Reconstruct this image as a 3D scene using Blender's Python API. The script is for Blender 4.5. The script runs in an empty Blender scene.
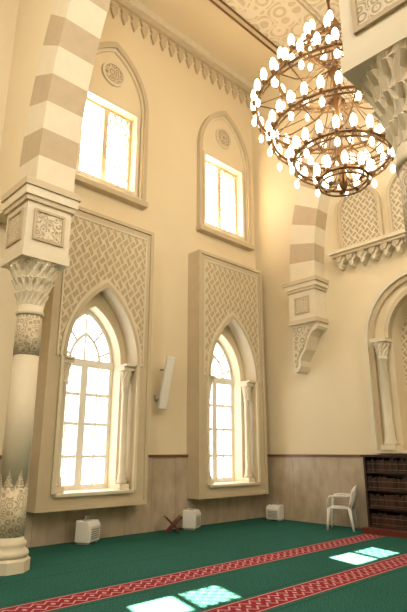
import bpy, bmesh, math, random
from mathutils import Vector, Matrix
random.seed(7)
pi=math.pi
scene=bpy.context.scene
scene.view_settings.view_transform='Standard'
try: scene.view_settings.look='None'
except Exception: pass

# ------------------------------------------------------------ node helpers
class NT:
    def __init__(s,name,rough=0.6,metal=0.0,spec=0.3):
        s.m=bpy.data.materials.new(name); s.m.use_nodes=True
        s.t=s.m.node_tree; s.b=s.t.nodes['Principled BSDF']
        s.b.inputs['Roughness'].default_value=rough
        s.b.inputs['Metallic'].default_value=metal
        s.b.inputs['Specular IOR Level'].default_value=spec
    def n(s,typ,**kw):
        nd=s.t.nodes.new(typ)
        for k,v in kw.items(): setattr(nd,k,v)
        return nd
    def l(s,a,b): s.t.links.new(a,b)
    def M(s,op,a,b=None,c=None):
        nd=s.n('ShaderNodeMath',operation=op)
        for i,x in enumerate((a,b,c)):
            if x is None: continue
            if isinstance(x,(int,float)): nd.inputs[i].default_value=x
            else: s.l(x,nd.inputs[i])
        return nd.outputs[0]
    def co(s):
        tc=s.n('ShaderNodeTexCoord'); sx=s.n('ShaderNodeSeparateXYZ')
        s.l(tc.outputs['Object'],sx.inputs[0]); s.tc=tc
        return sx.outputs[0],sx.outputs[1],sx.outputs[2]
    def mix(s,f,a,b):
        nd=s.n('ShaderNodeMix',data_type='RGBA')
        for inp,x in ((nd.inputs[0],f),(nd.inputs[6],a),(nd.inputs[7],b)):
            if isinstance(x,(int,float)): inp.default_value=x
            elif isinstance(x,tuple): inp.default_value=(*x,1) if len(x)==3 else x
            else: s.l(x,inp)
        return nd.outputs[2]
    def noise(s,scale,detail=3,vec=None):
        nd=s.n('ShaderNodeTexNoise'); nd.inputs['Scale'].default_value=scale; nd.inputs['Detail'].default_value=detail
        s.l(vec if vec else s.tc.outputs['Object'],nd.inputs['Vector']); return nd.outputs[0]
    def step(s,x,lo,hi):
        nd=s.n('ShaderNodeMapRange'); nd.inputs[1].default_value=lo; nd.inputs[2].default_value=hi
        s.l(x,nd.inputs[0]); return nd.outputs[0]
    def color(s,c):
        if isinstance(c,tuple): s.b.inputs['Base Color'].default_value=(*c,1)
        else: s.l(c,s.b.inputs['Base Color'])
    def bump(s,h,dist=0.01,strength=0.5):
        nd=s.n('ShaderNodeBump'); nd.inputs['Distance'].default_value=dist; nd.inputs['Strength'].default_value=strength
        s.l(h,nd.inputs['Height']); s.l(nd.outputs[0],s.b.inputs['Normal'])

def plain(name,c,rough=0.6,metal=0.0,var=0.06,scale=3.0,spec=0.3):
    k=NT(name,rough,metal,spec); k.co()
    nz=k.noise(scale,4)
    d=tuple(x*(1-var*2) for x in c)
    k.color(k.mix(nz,d,tuple(min(1,x*(1+var)) for x in c)))
    return k.m

CREAM=(0.80,0.69,0.49)
m_wall=plain('plaster_cream',CREAM,0.75,var=0.04,scale=0.8)
m_trim=plain('stone_cream',(0.76,0.68,0.52),0.55,var=0.05,scale=4)
m_tan=plain('stone_tan',(0.54,0.43,0.29),0.6,var=0.08,scale=5)
m_tan2=plain('stone_border',(0.61,0.51,0.35),0.6,var=0.05,scale=5)
m_white=plain('white_window_paint',(0.82,0.79,0.72),0.4,var=0.02)
m_plastic=plain('white_plastic',(0.82,0.80,0.75),0.35,var=0.02,spec=0.5)
m_grey=plain('grey_grille',(0.35,0.33,0.29),0.6)
m_brass=plain('aged_brass',(0.22,0.12,0.05),0.35,metal=0.8,var=0.1)
m_brown=plain('brown_line',(0.16,0.08,0.035),0.5)
m_redtrim=plain('red_marble_trim',(0.20,0.075,0.045),0.3,spec=0.5)
m_wood=plain('dark_wood',(0.040,0.016,0.010),0.35,spec=0.5,scale=9)
m_redwood=plain('red_wood',(0.12,0.028,0.016),0.35,spec=0.5)

def carved(name,hi,lo,scale,dist=0.02):
    k=NT(name,0.65); x,y,z=k.co()
    v=k.n('ShaderNodeTexVoronoi',feature='DISTANCE_TO_EDGE'); v.inputs['Scale'].default_value=scale
    v.inputs['Randomness'].default_value=0.55
    k.l(k.tc.outputs['Object'],v.inputs['Vector'])
    w=k.n('ShaderNodeTexVoronoi',feature='F1'); w.inputs['Scale'].default_value=scale
    w.inputs['Randomness'].default_value=0.55
    k.l(k.tc.outputs['Object'],w.inputs['Vector'])
    rings=k.M('SINE',k.M('MULTIPLY',w.outputs['Distance'],22.0))
    a=k.step(rings,-0.2,0.3)
    b=k.step(v.outputs['Distance'],0.03,0.07)
    mask=k.M('MULTIPLY',a,b)
    k.color(k.mix(mask,hi,lo))
    k.bump(k.M('SUBTRACT',1.0,mask),dist,0.9)
    return k.m
m_carve=carved('carved_arabesque',(0.75,0.67,0.50),(0.50,0.39,0.25),10.0,0.015)
m_carve_big=carved('carved_rosette',(0.68,0.59,0.42),(0.43,0.33,0.20),5.5)
m_ceilpat=carved('ceiling_arabesque',(0.78,0.71,0.56),(0.62,0.52,0.37),2.2,0.01)

def lattice(name,axis,hi,lo,fa,fb,wid=0.12):
    k=NT(name,0.65); x,y,z=k.co()
    a=y if axis=='x' else x
    A=k.M('MULTIPLY',a,fa); B=k.M('MULTIPLY',z,fb)
    wob=k.M('MULTIPLY',k.M('SINE',k.M('MULTIPLY',A,2*pi)),0.12)
    wob2=k.M('MULTIPLY',k.M('SINE',k.M('MULTIPLY',B,2*pi)),0.12)
    p=k.M('ADD',k.M('ADD',A,B),wob); q=k.M('ADD',k.M('SUBTRACT',A,B),wob2)
    def line(s_):
        f=k.M('ABSOLUTE',k.M('SUBTRACT',k.M('FRACT',s_),0.5))
        return k.step(f,wid+0.05,wid)
    mask=k.M('MAXIMUM',line(p),line(q))
    k.color(k.mix(mask,lo,hi))
    k.bump(mask,0.02,0.95)
    return k.m
m_lat=lattice('lattice_relief','x',(0.73,0.64,0.47),(0.53,0.43,0.27),5.6,3.8,0.13)
m_lat_b=lattice('interlace_relief','y',(0.77,0.70,0.54),(0.50,0.39,0.25),6.4,5.4,0.13)

# carpet
k=NT('prayer_carpet',0.95,spec=0.1); x,y,z=k.co()
per=1.45
u=k.M('SUBTRACT',x,3.27); fr=k.M('ABSOLUTE',k.M('SUBTRACT',k.M('FRACT',k.M('ADD',k.M('DIVIDE',u,per),0.5)),0.5))
d=k.M('MULTIPLY',fr,per)
band=k.M('MULTIPLY',k.step(d,0.205,0.195),k.M('GREATER_THAN',x,2.6))
yy=k.M('MULTIPLY',y,6.5)
tri=k.M('ABSOLUTE',k.M('SUBTRACT',k.M('FRACT',yy),0.5))
zig=k.M('ABSOLUTE',k.M('SUBTRACT',d,k.M('ADD',0.045,k.M('MULTIPLY',tri,0.17))))
motif=k.step(zig,0.016,0.008)
tri2=k.M('ABSOLUTE',k.M('SUBTRACT',k.M('FRACT',k.M('ADD',yy,0.5)),0.5))
dot=k.step(k.M('ADD',d,k.M('MULTIPLY',tri2,0.22)),0.048,0.034)
edge=k.step(k.M('ABSOLUTE',k.M('SUBTRACT',d,0.182)),0.010,0.005)
mot=k.M('MAXIMUM',motif,k.M('MAXIMUM',dot,edge))
nz=k.noise(1.2,5); nz2=k.noise(45,3)
green=k.mix(nz,(0.014,0.070,0.056),(0.021,0.112,0.088))
green=k.mix(k.M('MULTIPLY',k.step(nz2,0.35,0.7),0.7),green,(0.032,0.155,0.12))
dl=k.step(k.M('ABSOLUTE',k.M('SUBTRACT',d,0.28)),0.012,0.006)
green=k.mix(k.M('MULTIPLY',dl,0.6),green,(0.008,0.03,0.025))
vx=k.n('ShaderNodeTexVoronoi',feature='F1'); vx.inputs['Scale'].default_value=7; vx.inputs['Randomness'].default_value=0.1
k.l(k.tc.outputs['Object'],vx.inputs['Vector'])
fl=k.M('MULTIPLY',k.step(k.M('SINE',k.M('MULTIPLY',vx.outputs['Distance'],24.0)),0.4,0.8),0.5)
green=k.mix(fl,green,(0.010,0.045,0.036))
red=k.mix(nz2,(0.20,0.012,0.028),(0.30,0.028,0.048))
bandc=k.mix(mot,red,(0.58,0.34,0.32))
k.color(k.mix(band,green,bandc)); k.bump(nz2,0.01,0.5)
m_carpet=k.m

# dado marble
k=NT('marble_dado',0.3,spec=0.5); x,y,z=k.co()
mp=k.n('ShaderNodeMapping'); mp.inputs['Scale'].default_value=(1.5,1.5,0.8); k.l(k.tc.outputs['Object'],mp.inputs[0])
nz=k.noise(3.0,8,mp.outputs[0])
c=k.mix(k.step(nz,0.3,0.7),(0.39,0.31,0.22),(0.54,0.45,0.34))
s_=k.M('ADD',x,y)
j=k.M('ABSOLUTE',k.M('SUBTRACT',k.M('FRACT',k.M('DIVIDE',s_,0.62)),0.5))
k.color(k.mix(k.step(j,0.008,0.004),c,(0.28,0.21,0.14)))
m_marble=k.m

k=NT('lit_bulb',0.3); k.co(); k.color((1,0.9,0.7))
k.b.inputs['Emission Color'].default_value=(1,0.88,0.66,1); k.b.inputs['Emission Strength'].default_value=5.0
m_bulb=k.m
k=NT('book_spines',0.5); x,y,z=k.co()
fx=k.M('FLOOR',k.M('MULTIPLY',x,22.0))
wn=k.n('ShaderNodeTexWhiteNoise',noise_dimensions='1D'); k.l(fx,wn.inputs['W'])
c=k.mix(wn.outputs['Value'],(0.015,0.010,0.008),(0.065,0.028,0.02))
g=k.M('ABSOLUTE',k.M('SUBTRACT',k.M('FRACT',k.M('MULTIPLY',z,9.0)),0.5))
c=k.mix(k.M('MULTIPLY',k.step(g,0.06,0.03),0.6),c,(0.30,0.19,0.07))
k.color(c); m_books=k.m

# ------------------------------------------------------------ mesh builder
class MB:
    def __init__(s): s.v=[];s.f=[];s.mi=[];s.sm=[];s.mats=[]
    def idx(s,m):
        if m not in s.mats: s.mats.append(m)
        return s.mats.index(m)
    def add(s,vs,fs,m,smooth=False):
        o=len(s.v); s.v+= [tuple(p) for p in vs]; i=s.idx(m)
        for f in fs: s.f.append([o+a for a in f]); s.mi.append(i); s.sm.append(smooth)
    def box(s,x0,x1,y0,y1,z0,z1,m,M=None):
        vs=[Vector((x,y,z)) for x in (x0,x1) for y in (y0,y1) for z in (z0,z1)]
        if M: vs=[M@p for p in vs]
        s.add(vs,[(0,1,3,2),(4,6,7,5),(0,4,5,1),(2,3,7,6),(0,2,6,4),(1,5,7,3)],m)
    def P(s,ax,a,p,q):
        return (a,p,q) if ax=='x' else ((p,a,q) if ax=='y' else (p,q,a))
    def prism(s,pts,ax,a0,a1,m):
        n=len(pts)
        vs=[s.P(ax,a0,*p) for p in pts]+[s.P(ax,a1,*p) for p in pts]
        fs=[list(range(n)),list(range(2*n-1,n-1,-1))]+[(i,(i+1)%n,n+(i+1)%n,n+i) for i in range(n)]
        s.add(vs,fs,m)
    def frame(s,y0,y1,z0,z1,wd,x0,x1,m):
        s.box(x0,x1,y0,y0+wd,z0+wd,z1-wd,m); s.box(x0,x1,y1-wd,y1,z0+wd,z1-wd,m)
        s.box(x0,x1,y0,y1,z0,z0+wd,m); s.box(x0,x1,y0,y1,z1-wd,z1,m)
    def strip(s,A,B,ax,a0,a1,mats,per=1):
        n=len(A)
        for i in range(n-1):
            m=mats[(i//per)%len(mats)]
            q=[A[i],A[i+1],B[i+1],B[i]]
            vs=[s.P(ax,a0,*p) for p in q]+[s.P(ax,a1,*p) for p in q]
            fs=[(0,1,2,3),(7,6,5,4),(0,4,5,1),(2,6,7,3)]
            if i==0: fs.append((3,7,4,0))
            if i==n-2: fs.append((1,5,6,2))
            s.add(vs,fs,m)
    def lathe(s,prof,cx,cy,n,m,lobes=0,amp=0.0,smooth=True,rot=0):
        vs=[];fs=[]
        for j,pr in enumerate(prof):
            r,z=pr[0],pr[1]; am=pr[2] if len(pr)>2 else amp
            for i in range(n):
                a=2*pi*i/n+rot
                rr=r*(1+am*(abs(math.sin(a*lobes/2+ (pi/2)*(j%2)))-0.6)) if lobes else r
                vs.append((cx+rr*math.cos(a),cy+rr*math.sin(a),z))
        for j in range(len(prof)-1):
            for i in range(n):
                fs.append((j*n+i,j*n+(i+1)%n,(j+1)*n+(i+1)%n,(j+1)*n+i))
        fs.append(list(range(n))[::-1]); fs.append([ (len(prof)-1)*n+i for i in range(n)])
        s.add(vs,fs,m,smooth)
    def tube(s,path,r,m,n=8,closed=False,flat=1.0):
        path=[Vector(p) for p in path]; L=len(path); vs=[];fs=[]
        for i,p in enumerate(path):
            if closed: t=(path[(i+1)%L]-path[i-1])
            else: t=path[min(i+1,L-1)]-path[max(i-1,0)]
            t.normalize()
            up=Vector((0,0,1)) if abs(t.z)<0.9 else Vector((1,0,0))
            a=t.cross(up).normalized(); b=a.cross(t).normalized()
            rr=r[i] if isinstance(r,(list,tuple)) else r
            for q in range(n):
                an=2*pi*q/n
                vs.append(p+a*math.cos(an)*rr+b*math.sin(an)*rr*flat)
        for i in range(L if closed else L-1):
            for q in range(n):
                j=(i+1)%L
                fs.append((i*n+q,i*n+(q+1)%n,j*n+(q+1)%n,j*n+q))
        if not closed:
            fs.append(list(range(n))[::-1]); fs.append([(L-1)*n+q for q in range(n)])
        s.add(vs,fs,m,True)
    def obj(s,name,parent=None,loc=None,rot=None,bevel=0):
        me=bpy.data.meshes.new(name); me.from_pydata(s.v,[],s.f)
        for m in s.mats: me.materials.append(m)
        for p,i,sm in zip(me.polygons,s.mi,s.sm): p.material_index=i; p.use_smooth=sm
        bm=bmesh.new(); bm.from_mesh(me); bmesh.ops.recalc_face_normals(bm,faces=bm.faces); bm.to_mesh(me); bm.free()
        o=bpy.data.objects.new(name,me); scene.collection.objects.link(o)
        if parent: o.parent=parent
        if loc: o.location=loc
        if rot: o.rotation_euler=rot
        if bevel:
            md=o.modifiers.new('bevel','BEVEL'); md.width=bevel; md.segments=2; md.limit_method='ANGLE'
        return o
def empty(name,loc=(0,0,0)):
    o=bpy.data.objects.new(name,None); scene.collection.objects.link(o); o.location=loc; o.empty_display_size=0.1; return o

def arch(c,half,spring,rise,n=14):
    R=(half*half+rise*rise)/(2*half); tm=math.asin(min(1,rise/R))
    L=[(c-half+R-R*math.cos(tm*i/n),spring+R*math.sin(tm*i/n)) for i in range(n+1)]
    Rr=[(2*c-p,q) for p,q in L[::-1][1:]]
    return L+Rr

H=12.2; YB=-16.0; XR=14.0
LC=[-4.96,-1.37]; UC=[-4.87,-1.24]
AH=0.66; AS=3.20; AR=1.10; SILL=0.82
# ------------------------------------------------------------ wall_left
w=MB()
ys=YB
for c in LC:
    w.box(-0.45,0,ys,c-AH,0,6.5,m_wall)
    w.box(-0.45,0,c-AH,c+AH,0,SILL,m_wall)
    w.prism(arch(c,AH,AS,AR)+[(c+AH,6.5),(c-AH,6.5)],'x',-0.45,0,m_wall)
    ys=c+AH
w.box(-0.45,0,ys,0,0,6.5,m_wall)
ys=YB
UH=0.70; UZ0,UZ1=7.1,9.05
for c in UC:
    w.box(-0.45,0,ys,c-UH,6.5,H,m_wall)
    w.box(-0.45,0,c-UH,c+UH,6.5,UZ0,m_wall)
    w.box(-0.45,0,c-UH,c+UH,UZ1,H,m_wall)
    ys=c+UH
w.box(-0.45,0,ys,0,6.5,H,m_wall)
w.obj('wall_left')
NC=4.475; NH=0.78
w=MB()
w.box(-0.45,NC-NH,0,0.6,0,H,m_wall); w.box(NC+NH,XR,0,0.6,0,H,m_wall)
w.box(NC-NH,NC+NH,0,0.6,0,1.5,m_wall)
w.prism(arch(NC,NH,3.8,0.95)+[(NC+NH,H),(NC-NH,H)],'y',0,0.6,m_wall)
w.box(NC-NH,NC+NH,0.45,0.6,1.5,5.0,m_wall)
w.obj('wall_back')
w=MB(); w.box(XR,XR+0.3,YB,0.6,0,H,m_wall); w.obj('wall_right')
w=MB(); w.box(-0.45,XR+0.3,YB-0.3,YB,0,H,m_wall); w.obj('wall_front')
w=MB(); w.box(-0.45,XR+0.3,YB-0.3,0.6,-0.2,0,m_carpet); w.obj('floor')
w=MB(); w.box(-0.45,1.62,YB-0.3,0.6,H,H+0.2,m_wall); w.box(1.62,XR+0.3,YB-0.3,0.6,H,H+0.2,m_ceilpat); w.obj('ceiling')
w=MB()
w.box(1.44,1.49,-6.6,-0.0,H-0.05,H,m_brown); w.box(1.60,1.63,-6.6,0,H-0.05,H,m_brown)
w.box(1.49,1.60,-6.6,0,H-0.03,H,m_tan2)
w.box(2.9,2.93,-6.6,0,H-0.03,H,m_tan);w.box(3.0,3.03,-6.6,0,H-0.03,H,m_tan2)
w.obj('trim_ceiling_border')

# hanging crenellated cornice
w=MB()
w.box(0,0.20,-6.6,0,H-0.22,H,m_trim); w.box(0,0.13,-6.6,0,H-0.34,H-0.22,m_tan2)
y=-6.45; sp=0.30
while y<-0.1:
    z1=H-0.34
    pts=[(-0.11,0),(0.11,0),(0.11,-0.10),(0.06,-0.14),(0.10,-0.22),(0.07,-0.32),(0,-0.46),(-0.07,-0.32),(-0.10,-0.22),(-0.06,-0.14),(-0.11,-0.10)]
    w.prism([(y+a,z1+b) for a,b in pts],'x',0,0.06,m_tan2)
    y+=sp
w.obj('trim_cornice')

# dado
w=MB()
segs=[(YB,LC[0]-1.12,1.4),(LC[0]-1.12,LC[0]+1.12,0.56),(LC[0]+1.12,LC[1]-1.12,1.4),(LC[1]-1.12,LC[1]+1.12,0.56),(LC[1]+1.12,0,1.4)]
for a,b,t in segs:
    w.box(0,0.035,a,b,0,t,m_marble)
    if t>1: w.box(0,0.06,a,b,1.4,1.45,m_redtrim)
w.obj('trim_dado_left')
w=MB(); w.box(0.035,XR,-0.035,0,0,1.4,m_marble); w.box(0.06,XR,-0.06,0,1.4,1.45,m_redtrim); w.obj('trim_dado_back')

# ------------------------------------------------------------ lower windows
def colonnette(b,x,y,z0,z1,r,mat):
    b.box(x-r*1.6,x+r*1.6,y-r*1.6,y+r*1.6,z0,z0+0.10,mat)
    b.lathe([(r*1.5,z0+0.10),(r*1.55,z0+0.15),(r*1.1,z0+0.19),(r*1.25,z0+0.23),(r,z0+0.28),(r*0.95,z1-0.46),(r*1.2,z1-0.44),(r*1.2,z1-0.41),(r,z1-0.39)],x,y,20,mat)
    b.lathe([(r,z1-0.40),(r*1.1,z1-0.34,0.2),(r*1.35,z1-0.26,0.35),(r*1.3,z1-0.22,0.3),(r*1.75,z1-0.12,0.3),(r*1.7,z1-0.08,0.2)],x,y,32,mat,lobes=8,amp=0.1,smooth=False)
    b.box(x-r*1.9,x+r*1.9,y-r*1.9,y+r*1.9,z1-0.08,z1,mat)
wi=1
PX=0.36
for c in LC:
    e=empty('window_%d'%wi,(0,c,0)); wi+=1
    def place(b,nm): 
        o=b.obj(nm,parent=e); o.matrix_parent_inverse=Matrix.Translation((0,-c,0)); return o
    b=MB()
    oh=0.80; zs=3.15; rr=1.5; fh=1.12; z0=0.56; z1=6.1; sill=0.80
    b.box(0,PX,c-fh,c-oh,z0,z1,m_tan2); b.box(0,PX,c+oh,c+fh,z0,z1,m_tan2)
    b.box(0,PX,c-oh,c+oh,z0,sill,m_tan2)
    b.prism(arch(c,oh,zs,rr)+[(c+oh,z1),(c-oh,z1)],'x',0,PX,m_tan2)
    b.frame(c-fh,c+fh,z0,z1,0.07,PX,PX+0.04,m_tan2)
    b.box(PX,PX+0.03,c-0.95,c-0.92,zs,z1-0.23,m_trim); b.box(PX,PX+0.03,c+0.92,c+0.95,zs,z1-0.23,m_trim)
    b.box(PX,PX+0.03,c-0.95,c+0.95,z1-0.23,z1-0.2,m_trim)
    b.box(-0.2,PX+0.06,c-oh+0.002,c+oh-0.002,sill-0.02,sill+0.03,m_trim)
    b.strip(arch(c,oh+0.09,zs,rr+0.14),arch(c,oh,zs,rr),'x',PX,PX+0.04,[m_trim])
    b.strip(arch(c,oh+0.03,zs,rr+0.05),arch(c,oh-0.03,zs,rr-0.05),'x',PX-0.08,PX+0.06,[m_tan2])
    b.box(PX,PX+0.04,c-oh-0.06,c-oh,sill+0.03,zs,m_trim); b.box(PX,PX+0.04,c+oh,c+oh+0.06,sill+0.03,zs,m_trim)
    place(b,'surround')
    b=MB()
    A=arch(c,oh+0.09,zs,rr+0.14)
    b.prism([(c-0.92,zs)]+A+[(c+0.92,zs),(c+0.92,z1-0.23),(c-0.92,z1-0.23)],'x',PX,PX+0.015,m_lat)
    place(b,'lattice_panel')
    for sgn,nm in ((-1,'colonnette_near'),(1,'colonnette_far')):
        b=MB(); colonnette(b,0.18,c+sgn*0.675,sill+0.03,zs-0.02,0.065,m_trim); 
        a0,a1=sorted((c+sgn*0.80,c+sgn*0.56)); b.box(0,PX,a0,a1,zs-0.02,zs+0.02,m_trim)
        place(b,nm)
    b=MB(); x0,x1=-0.34,-0.27
    b.strip(arch(c,AH,AS,AR),arch(c,AH-0.07,AS,AR-0.10),'x',x0,x1,[m_white])
    b.box(x0,x1,c-AH,c-AH+0.08,SILL+0.10,AS-0.09,m_white); b.box(x0,x1,c+AH-0.08,c+AH,SILL+0.10,AS-0.09,m_white)
    b.box(x0,x1,c-AH,c+AH,SILL,SILL+0.10,m_white)
    b.box(x0-0.01,x1+0.02,c-AH,c+AH,AS-0.09,AS+0.06,m_white)
    b.box(x0-0.01,x1+0.02,c-0.075,c+0.075,SILL+0.1,AS-0.09,m_white)
    for zz in (1.42,2.02,2.58): b.box(x0+0.015,x1-0.005,c-AH,c+AH,zz-0.03,zz+0.03,m_white)
    for s_ in (-1,1): b.box(x0+0.02,x1-0.01,c+s_*0.325-0.014,c+s_*0.325+0.014,SILL+0.1,AS-0.09,m_white)
    b.strip(arch(c,0.36,AS,0.62,8),arch(c,0.31,AS,0.55,8),'x',x0+0.01,x1,[m_white])
    for (ya,za,yb,zb) in ((c,AS,c,AS+AR-0.05),(c-0.2,AS+0.44,c-0.40,AS+0.70),(c+0.2,AS+0.44,c+0.40,AS+0.70),(c-0.32,AS+0.15,c-0.6,AS+0.28),(c+0.32,AS+0.15,c+0.6,AS+0.28)):
        b.tube([((x0+x1)/2,ya,za),((x0+x1)/2,yb,zb)],0.025,m_white,6)
    place(b,'sash')
# ------------------------------------------------------------ upper windows
for c in UC:
    e=empty('window_%d'%wi,(0,c,7)); wi+=1
    def place(b,nm):
        o=b.obj(nm,parent=e); o.matrix_parent_inverse=Matrix.Translation((0,-c,-7)); return o
    b=MB(); fo=0.98; zb=6.86; sp_=9.2; ri=1.5
    b.strip(arch(c,fo,sp_,ri),arch(c,fo-0.10,sp_,ri-0.15),'x',0,0.12,[m_tan2])
    b.strip(arch(c,fo-0.10,sp_,ri-0.15),arch(c,fo-0.15,sp_,ri-0.225),'x',0,0.06,[m_trim])
    for s_ in (-1,1):
        a,b_=sorted((c+s_*fo,c+s_*(fo-0.10))); b.box(0,0.12,a,b_,zb+0.04,sp_,m_tan2)
        a,b_=sorted((c+s_*(fo-0.10),c+s_*(fo-0.15))); b.box(0,0.06,a,b_,zb+0.12,sp_,m_trim)
    b.box(0,0.18,c-fo-0.02,c+fo+0.02,zb-0.08,zb+0.04,m_tan2)
    b.box(0,0.10,c-fo+0.10,c+fo-0.10,zb+0.04,zb+0.12,m_trim)
    b.frame(c-UH-0.08,c+UH+0.08,UZ0-0.08,UZ1+0.08,0.08,0,0.05,m_trim)
    place(b,'surround')
    b=MB()
    cz=9.86
    pts=[(c+0.27*math.cos(t*pi/16),cz+0.27*math.sin(t*pi/16)) for t in range(32)]
    b.prism(pts,'x',0,0.035,m_carve_big)
    o1=[(c+0.30*math.cos(t*pi/16),cz+0.30*math.sin(t*pi/16)) for t in range(33)]
    o2=[(c+0.25*math.cos(t*pi/16),cz+0.25*math.sin(t*pi/16)) for t in range(33)]
    b.strip(o1,o2,'x',0,0.06,[m_trim]); place(b,'medallion')
    b=MB(); x0,x1=-0.22,-0.16
    b.frame(c-UH,c+UH,UZ0,UZ1,0.06,x0,x1,m_tan2)
    b.box(x0,x1,c-0.055,c+0.055,UZ0+0.06,UZ1-0.06,m_tan2)
    place(b,'sash')
    b=MB()
    ya,yb=c+0.055,c+UH-0.06; s0=0.17; L=UZ1-UZ0
    for sgn in (-1,1):
        t=-L
        while t<2*UH+L:
            p=[]
            n=40
            for q in range(n+1):
                zz=UZ0+L*q/n; yy_=ya+t+sgn*(zz-UZ0)*0.6+0.02*math.sin(zz*22)
                if ya<=yy_<=yb: p.append((-0.19,yy_,zz))
            if len(p)>1: b.tube(p,0.016,m_tan2,5)
            t+=s0
    place(b,'lattice_screen')
w=MB(); w.box(-2.75,-0.45,-9,1.5,5.3,5.42,m_trim); w.obj('sun_blocker_slab')  # unseen slab, added to keep direct sun out of the lower windows

# ------------------------------------------------------------ columns
def make_column(name,cx,cy):
    e=empty(name,(cx,cy,0))
    b=MB()
    b.lathe([(0.30,0),(0.30,0.14),(0.27,0.17)],0,0,8,m_trim,smooth=False,rot=pi/8)
    b.lathe([(0.26,0.17),(0.275,0.21),(0.26,0.25),(0.215,0.28),(0.235,0.32),(0.235,0.35),(0.20,0.38),(0.193,0.42)],0,0,32,m_trim)
    b.lathe([(0.194,0.42),(0.192,1.05)],0,0,32,m_carve)
    for i in range(8):
        a=2*pi*i/8; r=0.194
        vs=[(r*math.cos(a-0.36),r*math.sin(a-0.36),1.05),(r*math.cos(a-0.18),r*math.sin(a-0.18),1.05),(r*math.cos(a),r*math.sin(a),1.05),(r*math.cos(a+0.18),r*math.sin(a+0.18),1.05),(r*math.cos(a+0.36),r*math.sin(a+0.36),1.05),(r*math.cos(a+0.15),r*math.sin(a+0.15),1.17),(r*math.cos(a),r*math.sin(a),1.27),(r*math.cos(a-0.15),r*math.sin(a-0.15),1.17)]
        b.add(vs,[(0,1,7),(1,2,6,7),(2,3,5,6),(3,4,5)],m_carve)
    b.lathe([(0.190,1.05),(0.182,2.85)],0,0,32,m_trim)
    b.lathe([(0.186,2.85),(0.183,3.45)],0,0,32,m_carve)
    b.lathe([(0.20,3.45),(0.205,3.48),(0.20,3.51),(0.185,3.53),(0.19,3.60)],0,0,32,m_trim)
    b.obj('shaft',parent=e)
    b=MB()
    b.lathe([(0.19,3.60),(0.20,3.68,0.10),(0.235,3.78,0.22),(0.225,3.80,0.05),(0.25,3.90,0.22),(0.295,3.98,0.22),(0.28,4.0,0.05),(0.31,4.10,0.22),(0.36,4.18,0.18),(0.345,4.20,0.05),(0.37,4.24,0.1)],0,0,64,m_trim,lobes=16,amp=0.1,smooth=False)
    b.obj('muqarnas_capital',parent=e)
    b=MB(); h=0.36
    b.box(-h-0.02,h+0.02,-h-0.02,h+0.02,4.24,4.38,m_trim)
    b.box(-h,h,-h,h,4.38,5.12,m_trim)
    b.box(-h-0.04,h+0.04,-h-0.04,h+0.04,5.12,5.20,m_tan2)
    b.box(-h-0.07,h+0.07,-h-0.07,h+0.07,5.20,5.34,m_trim)
    b.box(-h-0.10,h+0.10,-h-0.10,h+0.10,5.34,5.45,m_tan2)
    b.obj('impost_block',parent=e)
    b=MB()
    for f in range(4):
        M=Matrix.Rotation(f*pi/2,4,'Z')
        s0=0.21
        b.box(-s0,s0,-h-0.012,-h,4.56,4.98,m_carve,M)
        for (a0,a1,q0,q1) in ((-s0-0.04,-s0,4.52,5.02),(s0,s0+0.04,4.52,5.02),(-s0,s0,4.98,5.02),(-s0,s0,4.52,4.56)):
            b.box(a0,a1,-h-0.03,-h,q0,q1,m_tan,M)
    b.obj('rosette_panels',parent=e)
    return e
make_column('column',1.45,-6.95)
make_column('column',7.37,-6.82)

# ------------------------------------------------------------ banded arches
def banded(name,xm,half,R,th,z0,y0,y1):
    ri=math.sqrt(R*R-(R-half)**2); Ro=R+th; ro=math.sqrt(Ro*Ro-(R-half)**2)
    t1=math.asin(ri/R); t2=math.asin(ro/Ro); n=42; cx=xm-half+R
    I=[(cx-R*math.cos(t1*i/n),z0+R*math.sin(t1*i/n)) for i in range(n+1)]
    O=[(cx-Ro*math.cos(t2*i/n),z0+Ro*math.sin(t2*i/n)) for i in range(n+1)]
    b=MB()
    b.strip(O,I,'y',y0,y1,[m_trim,m_tan],3)
    b.strip([(2*xm-p,q) for p,q in O],[(2*xm-p,q) for p,q in I],'y',y0,y1,[m_trim,m_tan],3)
    b.obj(name)
    return O
xm=4.41
O=banded('trim_banded_arch',xm,2.60,7.6,0.72,5.451,-7.22,-6.58)
w=MB()
Or=[(2*xm-p,q) for p,q in O[::-1][1:]]
w.prism([(0,5.45)]+O+Or+[(XR,5.45),(XR,H),(0,H)],'y',-7.16,-6.64,m_wall)
w.obj('wall_spandrel')
banded('trim_banded_arch',4.475,2.32,7.4,0.72,5.451,-0.42,-0.001)

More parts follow.
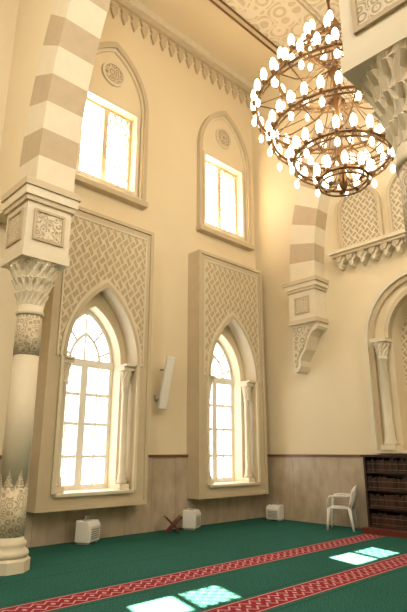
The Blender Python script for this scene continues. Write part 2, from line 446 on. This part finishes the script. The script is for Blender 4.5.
def corbel(name,xc,sg):
    b=MB(); h=0.37; D=-0.46
    b.box(xc-h-0.12,xc+h+0.12,D-0.10,0,5.36,5.45,m_tan2)
    b.box(xc-h-0.08,xc+h+0.08,D-0.07,0,5.25,5.36,m_trim)
    b.box(xc-h-0.04,xc+h+0.04,D-0.04,0,5.18,5.25,m_tan2)
    b.box(xc-h,xc+h,D,0,4.50,5.18,m_trim)
    b.box(xc-h-0.03,xc+h+0.03,D-0.03,0,4.40,4.50,m_tan2)
    s0=0.17
    b.box(xc-s0,xc+s0,D-0.012,D,4.67,5.01,m_carve)
    for (a0,a1,q0,q1) in ((-s0-0.035,-s0,4.64,5.04),(s0,s0+0.035,4.64,5.04),(-s0,s0,5.01,5.04),(-s0,s0,4.64,4.67)):
        b.box(xc+a0,xc+a1,D-0.025,D,q0,q1,m_tan)
    pr=[(-0.36,4.40),(0.36,4.40),(0.36,4.30),(0.31,4.24),(0.22,4.20),(0.12,4.10),(0.06,3.95),(0.0,3.80),(-0.10,3.68),(-0.18,3.55),(-0.17,3.42),(-0.22,3.32),(-0.30,3.27),(-0.36,3.30)]
    b.prism([(xc+sg*p,q) for p,q in pr],'y',D+0.06,0,m_trim)
    pr2=[(-0.31,4.34),(0.24,4.34),(0.20,4.27),(0.10,4.18),(0.02,4.02),(-0.06,3.84),(-0.17,3.70),(-0.26,3.54),(-0.26,3.42),(-0.31,3.40)]
    b.prism([(xc+sg*p,q) for p,q in pr2],'y',D+0.035,D+0.06,m_carve_big)
    b.obj(name)
corbel('wall_corbel',1.78,1); corbel('wall_corbel',7.17,-1)

for i,c in enumerate((3.22,4.475,5.73)):
    b=MB(); z0=6.0; sp_=6.95; hw=0.55; ri=0.66
    A=arch(c,hw,sp_,ri); B=arch(c,hw-0.08,sp_,ri-0.10)
    b.strip([(c-hw,z0)]+A+[(c+hw,z0)],[(c-hw+0.08,z0)]+B+[(c+hw-0.08,z0)],'y',-0.10,0,[m_tan2])
    b.prism([(c-hw+0.08,z0)]+B+[(c+hw-0.08,z0)],'y',-0.03,0,m_lat_b)
    b.obj('carved_wall_panel')
b=MB()
b.box(2.5,6.45,-0.34,0,5.92,6.0,m_trim); b.box(2.55,6.40,-0.29,0,5.85,5.92,m_tan2)
x=2.72
while x<6.35:
    b.prism([(x-0.13,5.85),(x+0.13,5.85),(x+0.13,5.78),(x+0.05,5.70),(x+0.04,5.63),(x,5.58),(x-0.04,5.63),(x-0.05,5.70),(x-0.13,5.78)],'y',-0.20,0,m_trim)
    b.prism([(x-0.09,5.85),(x+0.09,5.85),(x+0.02,5.73),(x-0.02,5.73)],'y',-0.26,-0.20,m_tan2)
    x+=0.28
b.obj('trim_muqarnas_ledge')
e=empty('trim_arched_niche',(NC,0,0))
def pn(b,nm):
    o=b.obj(nm,parent=e); o.matrix_parent_inverse=Matrix.Translation((-NC,0,0)); return o
b=MB()
A=arch(NC,1.36,3.8,1.42); B=arch(NC,1.27,3.8,1.31); C=arch(NC,1.17,3.8,1.22); D_=arch(NC,NH+0.09,3.8,1.06); E_=arch(NC,NH,3.8,0.95)
def leg(P,h,z): return [(NC-h,z)]+P+[(NC+h,z)]
b.strip(leg(A,1.36,1.54),leg(B,1.27,1.54),'y',-0.16,0,[m_trim])
b.strip(leg(B,1.27,1.54),leg(C,1.17,1.54),'y',-0.09,0,[m_tan2])
b.strip(D_,E_,'y',-0.18,0,[m_tan2])
b.box(NC-1.36,NC+1.36,-0.26,0,1.48,1.54,m_trim)
pn(b,'surround')
for s_ in (-1,1):
    b=MB(); colonnette(b,NC+s_*0.96,-0.15,1.54,3.8,0.09,m_trim); pn(b,'colonnette')
b=MB(); b.prism([(NC-NH,1.5)]+E_+[(NC+NH,1.5)],'y',0.41,0.45,m_lat_b); pn(b,'inner_panel')

# ------------------------------------------------------------ bookshelf
e=empty('bookshelf',(4.35,-0.25,0))
def pb(b,nm):
    o=b.obj(nm,parent=e); o.matrix_parent_inverse=Matrix.Translation((-4.35,0.25,0)); return o
bx0,bx1,by0,by1=3.02,5.7,-0.42,-0.07; bt=1.41
b=MB()
b.box(bx0-0.03,bx1+0.03,by0-0.20,by1,0,0.10,m_redwood)
b.box(bx0,bx0+0.04,by0,by1,0.10,bt,m_wood); b.box(bx1-0.04,bx1,by0,by1,0.10,bt,m_wood)
b.box(bx0,bx1,by1-0.02,by1,0.10,bt,m_wood)
b.box(bx0-0.03,bx1+0.03,by0-0.03,by1,bt,bt+0.04,m_wood)
zs_=[0.10,0.44,0.77,1.10]
for z_ in zs_: b.box(bx0+0.04,bx1-0.04,by0+0.002,by1-0.02,z_,z_+0.03,m_wood)
for xx in (3.92,4.80): b.box(xx,xx+0.03,by0,by1-0.02,0.10,bt,m_wood)
pb(b,'carcass')
b=MB()
for z_ in zs_:
    x=bx0+0.06
    while x<bx1-0.1:
        wd=random.uniform(0.035,0.055); hh=random.uniform(0.20,0.25)
        if not (3.86<x<3.96 or 4.74<x<4.84):
            b.box(x,x+wd*0.94,by0+random.uniform(0.02,0.05),by1-0.04,z_+0.03,z_+0.03+hh,m_books)
        x+=wd
pb(b,'books')

# ------------------------------------------------------------ plastic armchair
def chair(name,loc,rz):
    e=empty(name,loc); e.rotation_euler=(0,0,rz)
    b=MB()
    n=8; vs=[];fs=[]
    for k_ in (0,1):
        for i in range(n+1):
            for j in range(n+1):
                u=i/n*2-1; v=j/n*2-1
                wdt=0.235+0.02*v
                zz=0.43-0.018*(1-u*u)*(1-v*v)-0.02*max(0,v-0.6)-(0.022 if k_ else 0)
                vs.append((u*wdt,v*0.23,zz))
    N=(n+1)**2
    for i in range(n):
        for j in range(n):
            a=i*(n+1)+j; q=(a,a+1,a+n+2,a+n+1)
            fs.append(q); fs.append(tuple(N+t for t in q[::-1]))
    rim=[i*(n+1) for i in range(n+1)]+[n*(n+1)+j for j in range(1,n+1)]+[i*(n+1)+n for i in range(n-1,-1,-1)]+[j for j in range(n-1,0,-1)]
    for i in range(len(rim)):
        a,c_=rim[i],rim[(i+1)%len(rim)]; fs.append((a,c_,N+c_,N+a))
    b.add(vs,fs,m_plastic,True); b.obj('seat',parent=e)
    i_=1
    for sx in (-1,1):
        for (y0_,y1_,zt) in ((0.20,0.25,0.43),(-0.20,-0.27,0.43)):
            b=MB(); b.tube([(sx*0.225,y0_,zt),(sx*0.24,(y0_+y1_)/2,0.2),(sx*0.255,y1_,0)],[0.034,0.028,0.022],m_plastic,8)
            b.obj('leg_%d'%i_,parent=e); i_+=1
        b=MB()
        b.tube([(sx*0.235,0.22,0.42),(sx*0.27,0.21,0.55),(sx*0.275,0.17,0.64),(sx*0.275,0.05,0.655),(sx*0.27,-0.12,0.65),(sx*0.235,-0.25,0.66)],[0.024,0.022,0.028,0.032,0.030,0.022],m_plastic,8,flat=0.6)
        b.obj('armrest',parent=e)
    b=MB()
    def bp(u,z):
        wd=0.235+0.02*math.sin((z-0.43)/0.4*pi)
        return (u*wd,-0.21-0.10*(z-0.43)/0.4-0.03*(1-u*u),z)
    top=lambda u:0.83-0.05*u*u-0.06*abs(u)**6
    b.tube([bp(-1,0.42),bp(-1,0.6)]+[bp(u/6,top(u/6)) for u in range(-6,7)]+[bp(1,0.6),bp(1,0.42)],0.024,m_plastic,8,flat=0.8)
    for u in (-0.66,-0.4,-0.13,0.13,0.4,0.66):
        b.tube([bp(u,0.43),bp(u,0.6),bp(u,top(u)-0.01)],0.022,m_plastic,6,flat=0.5)
    b.tube([bp(-1,0.74),bp(-0.5,0.76),bp(0,0.765),bp(0.5,0.76),bp(1,0.74)],0.03,m_plastic,6)
    b.obj('backrest',parent=e)
chair('plastic_armchair',(2.45,-0.44,0),math.radians(112))

# ------------------------------------------------------------ floor uplight boxes
def upbox(name,loc,rz,sc=1.0):
    e=empty(name,loc); e.rotation_euler=(0,0,rz); e.scale=(sc,sc,sc)
    b=MB()
    b.prism([(-0.14,0.03),(0.14,0.03),(0.15,0.28),(0.10,0.36),(-0.13,0.38)],'x',-0.19,0.19,m_plastic)
    b.obj('housing',parent=e,bevel=0.012)
    b=MB()
    for sx in (-0.14,0.14): b.box(sx-0.03,sx+0.03,-0.11,0.11,0,0.035,m_grey)
    for q in range(5): b.box(-0.13,0.13,0.141,0.156,0.08+q*0.035,0.095+q*0.035,m_grey)
    b.tube([(-0.10,0.0,0.37),(-0.10,0.0,0.43),(0.10,0.0,0.43),(0.10,0.0,0.37)],0.012,m_grey,6)
    b.obj('vents_and_handle',parent=e)
upbox('uplight_box',(0.30,-5.03,0),math.radians(-60))
upbox('uplight_box',(0.30,-2.60,0),math.radians(-60))
upbox('uplight_box',(0.60,-0.28,0),math.radians(190),0.88)

e=empty('folding_book_stand',(0.42,-3.2,0)); e.rotation_euler=(0,0,math.radians(-120))
for sg,nm in ((1,'leaf_1'),(-1,'leaf_2')):
    b=MB(); a=math.radians(46)*sg
    M=Matrix.Translation((0,0,0.14))@Matrix.Rotation(a,4,'Y')
    b.box(-0.016,0.016,-0.13,0.13,-0.02,0.22,m_redwood,M)
    for q in (-0.12,-0.04,0.04) : b.box(-0.016,0.016,q+(0.0 if sg>0 else 0.035),q+0.04+(0.0 if sg>0 else 0.035),-0.185,-0.02,m_redwood,M)
    b.obj(nm,parent=e)

# ------------------------------------------------------------ wall loudspeaker
e=empty('wall_loudspeaker',(0.30,-3.34,2.9)); e.rotation_euler=(math.radians(-7),math.radians(9),math.radians(-25))
b=MB(); b.box(-0.06,0.06,-0.09,0.09,-0.55,0.55,m_plastic); b.obj('cabinet',parent=e,bevel=0.02)
b=MB(); b.box(0.06,0.068,-0.07,0.07,-0.50,0.50,m_white); b.obj('grille',parent=e)
b=MB(); b.box(-0.10,-0.06,-0.03,0.03,-0.45,0.35,m_grey)
b.tube([(-0.08,0,0.25),(-0.26,-0.1,0.25)],0.02,m_grey); b.tube([(-0.08,0,-0.3),(-0.12,-0.12,-0.40),(-0.20,-0.15,-0.30)],0.025,m_grey)
b.obj('bracket',parent=e)

# ------------------------------------------------------------ chandelier
CX,CY=4.84,-3.5
e=empty('chandelier',(CX,CY,7.4))
def pc(b,nm): return b.obj(nm,parent=e,loc=(0,0,-7.4))
tiers=[(8.35,0.42,9),(7.75,0.95,20),(7.12,1.34,34),(6.57,1.10,28),(6.08,0.76,20),(5.70,0.38,10)]
b=MB()
b.lathe([(0.02,H),(0.16,H-0.02),(0.14,H-0.10),(0.03,H-0.16)],0,0,20,m_brass)
b.tube([(0,0,H-0.1),(0,0,5.55)],0.022,m_brass,8)
for q in range(28):
    zc=8.95+q*0.115
    b.tube([(0.035*math.cos(t*pi/3)*(1 if q%2 else 0),0.035*math.cos(t*pi/3)*(0 if q%2 else 1),zc+0.07*math.sin(t*pi/3)) for t in range(6)],0.010,m_brass,4,closed=True)
b.lathe([(0.02,8.95),(0.12,8.82),(0.16,8.7),(0.06,8.6),(0.10,8.5),(0.14,8.35),(0.04,8.2)],0,0,16,m_brass)
b.lathe([(0.03,7.9),(0.11,7.75),(0.04,7.6),(0.04,7.3),(0.14,7.15),(0.04,7.0),(0.04,6.75),(0.12,6.62),(0.03,6.4),(0.10,6.1),(0.03,5.95),(0.08,5.7),(0.07,5.6),(0.01,5.45)],0,0,16,m_brass)
for z_,r,n in tiers:
    for zz,tr in ((z_,0.024),(z_-0.09,0.016)):
        P_=[(r*math.cos(2*pi*i/48),r*math.sin(2*pi*i/48),zz) for i in range(48)]
        b.tube(P_,tr,m_brass,6,closed=True)
    # pierced band between the two rings
    if r>0.4:
        for i in range(n*2):
            a=2*pi*i/(n*2); a2=a+pi/(n*2)*(1 if i%2 else -1)
            b.tube([(r*math.cos(a),r*math.sin(a),z_),(r*math.cos(a2),r*math.sin(a2),z_-0.09)],0.007,m_brass,4)
    ns=8 if r>0.6 else 6
    for i in range(ns):
        a=2*pi*i/ns; ca,sa=math.cos(a),math.sin(a)
        b.tube([(0.05*ca,0.05*sa,z_+0.05),(r*0.35*ca,r*0.35*sa,z_-0.10),(r*0.7*ca,r*0.7*sa,z_-0.12),(r*ca,r*sa,z_)],0.013,m_brass,5)
        if r>0.6: b.tube([(0.06*ca,0.06*sa,z_+0.8),(r*0.45*ca,r*0.45*sa,z_+0.30),(r*ca,r*sa,z_)],0.009,m_brass,4)
    for i in range(n):
        a=2*pi*(i+0.5)/n; ca,sa=math.cos(a),math.sin(a); rr=r+0.05
        b.lathe([(0.012,z_-0.06),(0.03,z_-0.03),(0.045,z_+0.01),(0.03,z_+0.03)],rr*ca,rr*sa,8,m_brass)
pc(b,'brass_frame')
b=MB()
for z_,r,n in tiers:
    for i in range(n):
        a=2*pi*(i+0.5)/n; rr=r+0.05; x_=rr*math.cos(a); y_=rr*math.sin(a)
        b.lathe([(0.020,z_+0.02),(0.042,z_+0.06),(0.054,z_+0.12),(0.050,z_+0.18),(0.034,z_+0.23),(0.010,z_+0.26)],x_,y_,10,m_bulb)
        if i%2==0 and r>0.4:
            b.lathe([(0.010,z_-0.12),(0.034,z_-0.15),(0.042,z_-0.20),(0.030,z_-0.25),(0.010,z_-0.27)],x_,y_,10,m_bulb)
pc(b,'bulbs')

# ------------------------------------------------------------ lights
def light(name,typ,loc,energy,col,**kw):
    l=bpy.data.lights.new(name,typ); l.energy=energy; l.color=col
    for a,v in kw.items(): setattr(l,a,v)
    o=bpy.data.objects.new(name,l); scene.collection.objects.link(o); o.location=loc; return o
light('chandelier_light','POINT',(CX,CY,7.2),200,(1,0.88,0.70),shadow_soft_size=0.9)
light('fill_light','POINT',(9.5,-3.5,8.5),500,(1,0.95,0.86),shadow_soft_size=0.8)  # three fill lamps added to brighten the interior, no fixtures behind them
light('fill_light','POINT',(5.0,-11.0,7.5),500,(1,0.95,0.86),shadow_soft_size=0.8)
light('fill_light','POINT',(11,-11,7.5),560,(1,0.95,0.86),shadow_soft_size=0.8)
sun=light('sun','SUN',(-10,3,20),150,(1,0.80,0.64),angle=0.009)
sun.rotation_euler=Vector((4.3,-1.3,-8.0)).to_track_quat('-Z','Y').to_euler()
wd=bpy.data.worlds.new('sky'); scene.world=wd; wd.use_nodes=True
bg=wd.node_tree.nodes['Background']; bg.inputs[0].default_value=(0.97,0.98,1.0,1); bg.inputs[1].default_value=6.5

# ------------------------------------------------------------ camera
cam=bpy.data.cameras.new('camera'); co=bpy.data.objects.new('camera',cam); scene.collection.objects.link(co)
co.location=(8.62,-10.19,1.5)
p=math.radians(15.9); h=math.radians(46.4)
d=Vector((-math.sin(h)*math.cos(p),math.cos(h)*math.cos(p),math.sin(p)))
co.rotation_euler=d.to_track_quat('-Z','Y').to_euler()
cam.sensor_width=36; cam.lens=513*36/612; cam.clip_end=200
scene.camera=co
